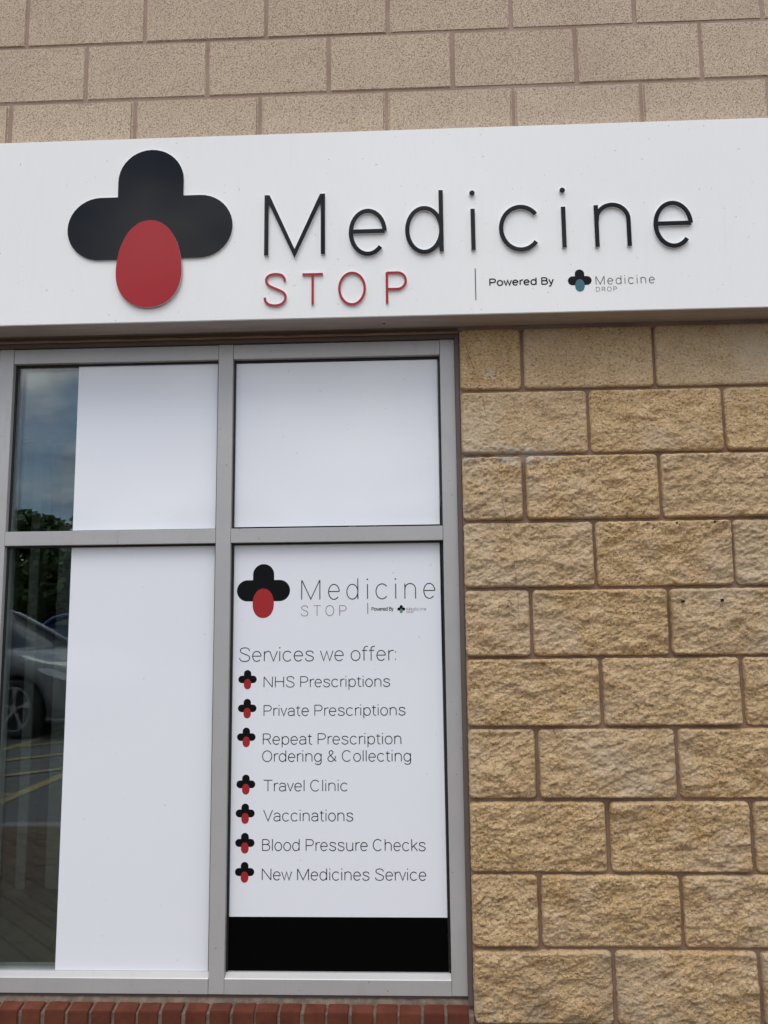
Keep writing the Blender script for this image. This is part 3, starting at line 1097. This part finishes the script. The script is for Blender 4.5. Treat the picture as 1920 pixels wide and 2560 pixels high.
# ------------------------------------------------------------------ brick sill
sill = empty('brick_sill', (-1.6, 0, 0), 'red brick-on-edge sill course under the grey window frame', 'sill')
bx0 = -.2235
prism('mortar', [(.10, 0), (-.0105, 0), (-.0105, .130), (.030, .1405), (.10, .1405)], -3.02 + 1.6, -.2145 + 1.6, 'grey_mortar', sill)
v, f = [], []
n = 420
for i in range(n + 1):                                   # ragged bedding mortar between bricks and frame
    x = -3.02 + i * (2.806 / n)
    a = noise.noise(Vector((x * 11, 3, 0))) * .003 + noise.noise(Vector((x * 47, 8, 0))) * .002
    b = noise.noise(Vector((x * 23, 13, 0))) * .003
    for yy, zz_ in ((.026 + a, .138), (.028 + a + b * .4, .150 + b), (.036 + b * .5, .158 + a), (.060, .166 + b * .3)):
        v.append((x + 1.6, yy, zz_))
for i in range(n):
    for q in range(3):
        f.append((i * 4 + q, i * 4 + 4 + q, i * 4 + 5 + q, i * 4 + 1 + q))
mesh('bedding_mortar', v, f, 'grey_mortar', sill, True)
wbox('sill_flashing', (-3.02, -.2137, .040, .11, .148, .1715), 'mastic_brown', 0)
i = 0
while bx0 - .075 * i > -3.0:
    xb = bx0 - .075 * i - .0375 + rng.uniform(-.0018, .0018)
    hw = .0325 + rng.uniform(-.0018, .0012)
    ft, bt = .138 + rng.uniform(-.002, .002), .1475 + rng.uniform(-.001, .001)
    fy = -.0155 + rng.uniform(-.002, .002)
    bm = bmesh.new()
    pf = [(fy, .034), (fy, ft), (.032, bt), (.032, .034)]
    vs = [[bm.verts.new((sx * hw + rng.uniform(-.0008, .0008), y, z)) for y, z in pf] for sx in (-1, 1)]
    bm.faces.new(vs[0])
    bm.faces.new(vs[1][::-1])
    for q in range(4):
        bm.faces.new((vs[0][q], vs[1][q], vs[1][(q + 1) % 4], vs[0][(q + 1) % 4]))
    bmesh.ops.bevel(bm, geom=list(bm.edges), offset=.0022, segments=2, affect='EDGES')
    from_bm('brick', bm, 'red_brick', sill, (xb + 1.6, 0, 0))
    i += 1

# ------------------------------------------------------------------ room behind the glass
def st_box(name, b, mat):
    return struct(box(name, b, mat))
st_box('floor', (-3.9, 1.6, .116, 6.0, .02, .15), 'room_floor')
st_box('ceiling', (-3.9, 1.6, .301, 6.0, 2.62, 2.72), 'room_ceiling')
st_box('wall_back', (-3.9, 1.6, 6.0, 6.1, .02, 2.72), 'room_wall')
st_box('wall_left', (-4.0, -3.9, .301, 6.1, .02, 2.72), 'room_wall')
st_box('wall_right', (1.6, 1.7, .301, 6.1, .02, 2.72), 'room_wall')
fr_ = empty('door_frame', (-2.06, 1.2, .15), 'pale inner door frame dimly seen through the clear strip of glass', 'door frame')
for nm, b in (('jamb', (-.175, -.125, -.05, .05, 0, 2.10)), ('jamb', (-.035, .045, -.05, .05, 0, 2.10)), ('head', (-.80, .045, -.05, .05, 2.1002, 2.18)), ('jamb', (-.80, -.74, -.05, .05, 0, 2.10))):
    box(nm, b, 'room_white', fr_, .004)

# ------------------------------------------------------------------ cars mirrored in the glass
def car(name, label, paint, loc, heading, roof=1.55, group='parked cars'):
    t = empty(name, loc, label, 'car', group, heading)
    Lh = 2.16
    AX, AR = 1.34, .385
    def lerp(tab, x):
        for (a, b), (c_, d) in zip(tab[:-1], tab[1:]):
            if a <= x <= c_:
                u = (x - a) / (c_ - a)
                u = u * u * (3 - 2 * u)
                return b + (d - b) * u
        return tab[-1][1] if x > tab[-1][0] else tab[0][1]
    top = [(-2.16, .72), (-2.08, .96), (-1.7, 1.02), (0.9, .995), (1.2, .98), (1.75, .87), (2.02, .76), (2.16, .55)]
    hwt = [(-2.16, .66), (-2.0, .82), (-1.5, .89), (0, .905), (1.4, .895), (1.85, .80), (2.05, .66), (2.16, .50)]
    v, f = [], []
    N = 108
    ns = 13
    for i in range(N + 1):
        x = -Lh + 2 * Lh * i / N
        tp, w = lerp(top, x), lerp(hwt, x)
        zb = .23 if abs(x) < 1.95 else .23 + (abs(x) - 1.95) * .55
        for ax in (-AX, AX):
            if abs(x - ax) < AR:
                zb = max(zb, .33 + math.sqrt(AR ** 2 - (x - ax) ** 2))
        zb = min(zb, tp - .06)
        h = tp - zb
        half = [(.0, zb), (w * .90, zb), (w * .985, zb + .02 * h), (w, zb + .38 * h), (w * .99, zb + .68 * h), (w * .955, zb + .86 * h), (w * .86, zb + .97 * h)]
        row = [(-y, z) for y, z in half[:0:-1]] + half[:1] + half[1:]
        row = [(-half[q][0], half[q][1]) for q in range(6, 0, -1)] + half
        crown = [(w * .5, tp + .012), (0, tp + .02), (-w * .5, tp + .012)]
        ring = row + crown
        ns = len(ring)
        v += [(x, y, z) for y, z in ring]
    for i in range(N):
        for q in range(ns):
            f.append((i * ns + q, (i + 1) * ns + q, (i + 1) * ns + (q + 1) % ns, i * ns + (q + 1) % ns))
    f += [tuple(range(ns - 1, -1, -1)), tuple(range(N * ns, N * ns + ns))]
    bm = bmesh.new()
    vs = [bm.verts.new(q) for q in v]
    for q in f:
        bm.faces.new([vs[j] for j in q])
    from_bm('body', bm, paint, t, smooth=True)
    # greenhouse
    rf = [(-2.0, 1.0), (-1.8, 1.30), (-1.5, roof - .05), (-.95, roof), (-.55, roof - .012), (-.2, roof - .10), (.70, .99)]
    def gh(scale, zoff, x0, x1, n, mat, nm, top_only=False):
        v, f = [], []
        for i in range(n + 1):
            x = x0 + (x1 - x0) * i / n
            for (a, b), (c_, d) in zip(rf[:-1], rf[1:]):
                if a <= x <= c_ + 1e-6:
                    z = b + (d - b) * (x - a) / (c_ - a)
                    break
            k = max(0, (z - .98) / (roof - .98))
            wb = .80 * scale
            wr = (.80 - .20 * k) * scale
            if top_only:
                ring = [(-wr, z - .05), (-wr * .88, z + .012), (-wr * .4, z + .03), (wr * .4, z + .03), (wr * .88, z + .012), (wr, z - .05)]
            else:
                ring = [(-wb, .97), (-wr, max(.975, z - .05)), (-wr * .85, max(.98, z)), (wr * .85, max(.98, z)), (wr, max(.975, z - .05)), (wb, .97)]
            v += [(x, y, zq + zoff) for y, zq in ring]
        for i in range(n):
            for q in range(5):
                f.append((i * 6 + q, (i + 1) * 6 + q, (i + 1) * 6 + q + 1, i * 6 + q + 1))
        return mesh(nm, v, f, mat, t, True)
    gh(1.0, 0, -2.0, .70, 40, 'car_glass', 'window_glass')
    gh(1.015, .004, -1.6, -.32, 24, paint, 'roof', True)
    for s in (-1, 1):
        tube('pillar', [(.72, s * .80, .985), (.27, s * .735, 1.21), (-.18, s * .645, roof - .12), (-.42, s * .615, roof - .05), (-.95, s * .60, roof - .03), (-1.5, s * .62, roof - .08), (-1.97, s * .78, 1.02)], .035, paint, t, 8)
        tube('pillar', [(-.75, s * .815, .99), (-.80, s * .625, roof - .05)], .03, 'car_black', t, 6)
        m_ = bmesh.new()
        bmesh.ops.create_uvsphere(m_, u_segments=12, v_segments=8, radius=1)
        bmesh.ops.scale(m_, vec=(.075, .11, .075), verts=m_.verts)
        from_bm('mirror', m_, paint, t, (.42, s * .97, 1.05), True)
        for ax in (-AX, AX):
            wh = bpy.data.objects.new('wheel', None)
            wh.empty_display_size = .1
            wh.location = (ax, s * .80, .335)
            COL.objects.link(wh)
            wh.parent = t
            pr = [(.24, -.10), (.32, -.105), (.335, -.07), (.335, .07), (.32, .10), (.262, .105), (.255, .08), (.24, .02)]
            v, f = [], []
            for k in range(36):
                an = 2 * math.pi * k / 36
                v += [(r_ * math.cos(an), y * s, r_ * math.sin(an)) for r_, y in pr]
            for k in range(36):
                for q in range(7):
                    f.append((k * 8 + q, k * 8 + q + 1, ((k + 1) % 36) * 8 + q + 1, ((k + 1) % 36) * 8 + q))
            mesh('tyre', v, f, 'tyre_rubber', wh, True)
            rb = bmesh.new()
            R1, R0 = .252, .236
            for k in range(36):
                a0, a1 = 2 * math.pi * k / 36, 2 * math.pi * (k + 1) / 36
                rb.faces.new([rb.verts.new((r_ * math.cos(a), .092 * s, r_ * math.sin(a))) for r_, a in ((R0, a0), (R1, a0), (R1, a1), (R0, a1))])
            for k in range(5):
                a = 2 * math.pi * k / 5 + .3
                q = [(.05, a - .35), (.14, a - .10), (.24, a - .23), (.24, a + .12), (.13, a + .10), (.05, a + .35)]
                rb.faces.new([rb.verts.new((r_ * math.cos(an), (.094 if r_ > .1 else .085) * s, r_ * math.sin(an))) for r_, an in q])
            hubv = [rb.verts.new((.05 * math.cos(2 * math.pi * k / 16), .097 * s, .05 * math.sin(2 * math.pi * k / 16))) for k in range(16)]
            rb.faces.new(hubv)
            from_bm('rim', rb, 'alloy', wh)
            db = bmesh.new()
            db.faces.new([db.verts.new((.242 * math.cos(2 * math.pi * k / 24), .05 * s, .242 * math.sin(2 * math.pi * k / 24))) for k in range(24)])
            from_bm('wheel_disc', db, 'car_black', wh)
        # headlight wraps from the wing to the nose
        P = [(1.62, .868, .80), (1.80, .815, .80), (1.97, .735, .765), (2.07, .64, .70), (2.06, .655, .64), (1.93, .77, .67), (1.75, .845, .735)]
        mesh('headlight', [(x, y * s * 1.012, z) for x, y, z in P], [tuple(range(7))], 'lamp_glass', t)
        mesh('tail_light', [(-2.05, s * .80, .93), (-1.93, s * .85, .93), (-1.93, s * .86, .76), (-2.08, s * .79, .76)], [(0, 1, 2, 3)], 'acrylic_red', t)
    box('sill_trim', (-.93, .93, -.90, .90, .20, .27), 'car_black', t, .01)
    box('bumper_grille', (2.08, 2.175, -.42, .42, .30, .46), 'car_black', t, .02)
    return t
car('parked_car', 'silver hatchback with five spoke wheels mirrored in the left glass strip', 'car_silver', (-6.45, -8.91, -.03), rad(20), group=None).scale = (1.08, 1.08, 1.08)
car('parked_car', 'blue car behind the silver one mirrored in the left glass strip', 'car_blue', (-8.7, -16.2, -.03), rad(180), roof=1.68, group=None)

# accessible bay sign on its post
sg = empty('bay_sign', (-5.98, -10.0, -.03), 'small dark blue accessible parking sign on a post between the cars', 'sign')
tube('post', [(0, 0, 0), (0, 0, 1.40)], .025, 'steel_grey', sg, 10)
box('sign_plate', (-.17, .17, .026, .034, 1.16, 1.40), 'sign_blue', sg)
st = [[(-.02 - q[0] * .11, 1.21 + q[1] * .13) for q in s] for s in G['P'][1]]
st = [[(x_ + -.02, z_) for x_, z_ in s] for s in st]
v, f, mi = strokes_mesh(st, .018, .0365)
mesh('letter_print', v, f, 'room_white', sg)
wc = [[(.10, 1.32), (.10, 1.25), (.055, 1.25), (.035, 1.20)], arc(.10, 1.23, .045, .045, 60, 300, 14), ('dot', .10, 1.35, .014)]
v, f, mi = strokes_mesh(wc, .014, .0365)
mesh('wheelchair_print', v, f, 'room_white', sg)

# ------------------------------------------------------------------ trees along the car park edge
def make_tree(name, seed, h, r):
    rg = random.Random(seed)
    t = bpy.data.objects.new(name, None)
    COL.objects.link(t)
    tr_ = bmesh.new()
    limbs = [([(0, 0, 0), (.05, .03, h * .2), (-.04, .05, h * .45), (.06, -.02, h * .75)], [.20, .16, .11, .04])]
    for k in range(7):
        a = k * 2.4 + rg.uniform(-.3, .3)
        z = h * rg.uniform(.25, .5)
        e = r * rg.uniform(.5, .8)
        limbs.append(([(0, 0, z), (math.cos(a) * e * .5, math.sin(a) * e * .5, z + h * .13), (math.cos(a) * e, math.sin(a) * e, z + h * .22)], [.07, .045, .015]))
    v, f = [], []
    for pts, rr in limbs:
        b = len(v)
        for q, q_r in zip(pts, rr):
            for k in range(6):
                v.append((q[0] + q_r * math.cos(k * math.pi / 3), q[1] + q_r * math.sin(k * math.pi / 3), q[2]))
        for i in range(len(pts) - 1):
            for k in range(6):
                f.append((b + i * 6 + k, b + i * 6 + (k + 1) % 6, b + i * 6 + 6 + (k + 1) % 6, b + i * 6 + 6 + k))
    tr_.free()
    mesh('trunk', v, f, 'bark', t, True)
    v, f = [], []
    clumps = []
    for k in range(90):
        a, e, zt = rg.uniform(0, 6.283), rg.random() ** .6 * r, rg.uniform(.05, .98)
        prof = math.sin(min(1, (zt - .08) / .8) * math.pi * .88) ** .6 if zt > .12 else .5
        clumps.append((math.cos(a) * e * prof, math.sin(a) * e * prof, h * zt, r * rg.uniform(.22, .40)))
    for cx, cy, cz, cr_ in clumps:
        for q in range(120):
            d = Vector((rg.gauss(0, 1), rg.gauss(0, 1), rg.gauss(0, 1))).normalized() * cr_ * rg.uniform(.45, 1.05)
            c_ = Vector((cx + d.x, cy + d.y, cz + d.z * .8))
            n_ = Vector((rg.gauss(0, 1), rg.gauss(0, 1), rg.gauss(0, 1) + .6)).normalized()
            s = n_.orthogonal().normalized() * rg.uniform(.12, .24)
            w_ = n_.cross(s)
            b = len(v)
            v += [c_ - s, c_ - w_ * .6, c_ + s, c_ + w_ * .6]
            f.append((b, b + 1, b + 2, b + 3))
    mesh('crown', v, f, 'leaf', t)
    return t
trees = [make_tree('broadleaf_tree', 3, 7.2, 2.9), make_tree('broadleaf_tree', 8, 6.6, 3.1)]
spots = [(-23.0, -33, 1.05), (-19.0, -31, .93), (-15.2, -30, 1.0), (-11.6, -30.5, .90), (-8.0, -31, 1.02), (-4.2, -31, .96), (-.2, -31.5, 1.05), (4.0, -31, .95), (8.4, -31.5, 1.0), (-27, -33, 1.0)]
words = ['second from the far left', 'third from the far left', 'rising above the silver car in the reflection', 'right of the tree above the silver car',
         'behind the blue car', 'seventh from the left end', 'opposite the middle of the window', 'opposite the block wall', 'at the right end', 'at the far left end']
for i, ((x, y, s), wd) in enumerate(zip(spots, words)):
    o = trees[i] if i < 2 else copy_tree(trees[i % 2])
    o.location = (x, y, -.05)
    o.scale = (s * 1.15, s * 1.15, s * .80)
    o.rotation_euler = (0, 0, i * 1.9)
    tag(o, 'leafy green tree at the car park edge, ' + wd, 'tree', 'trees along the car park edge')
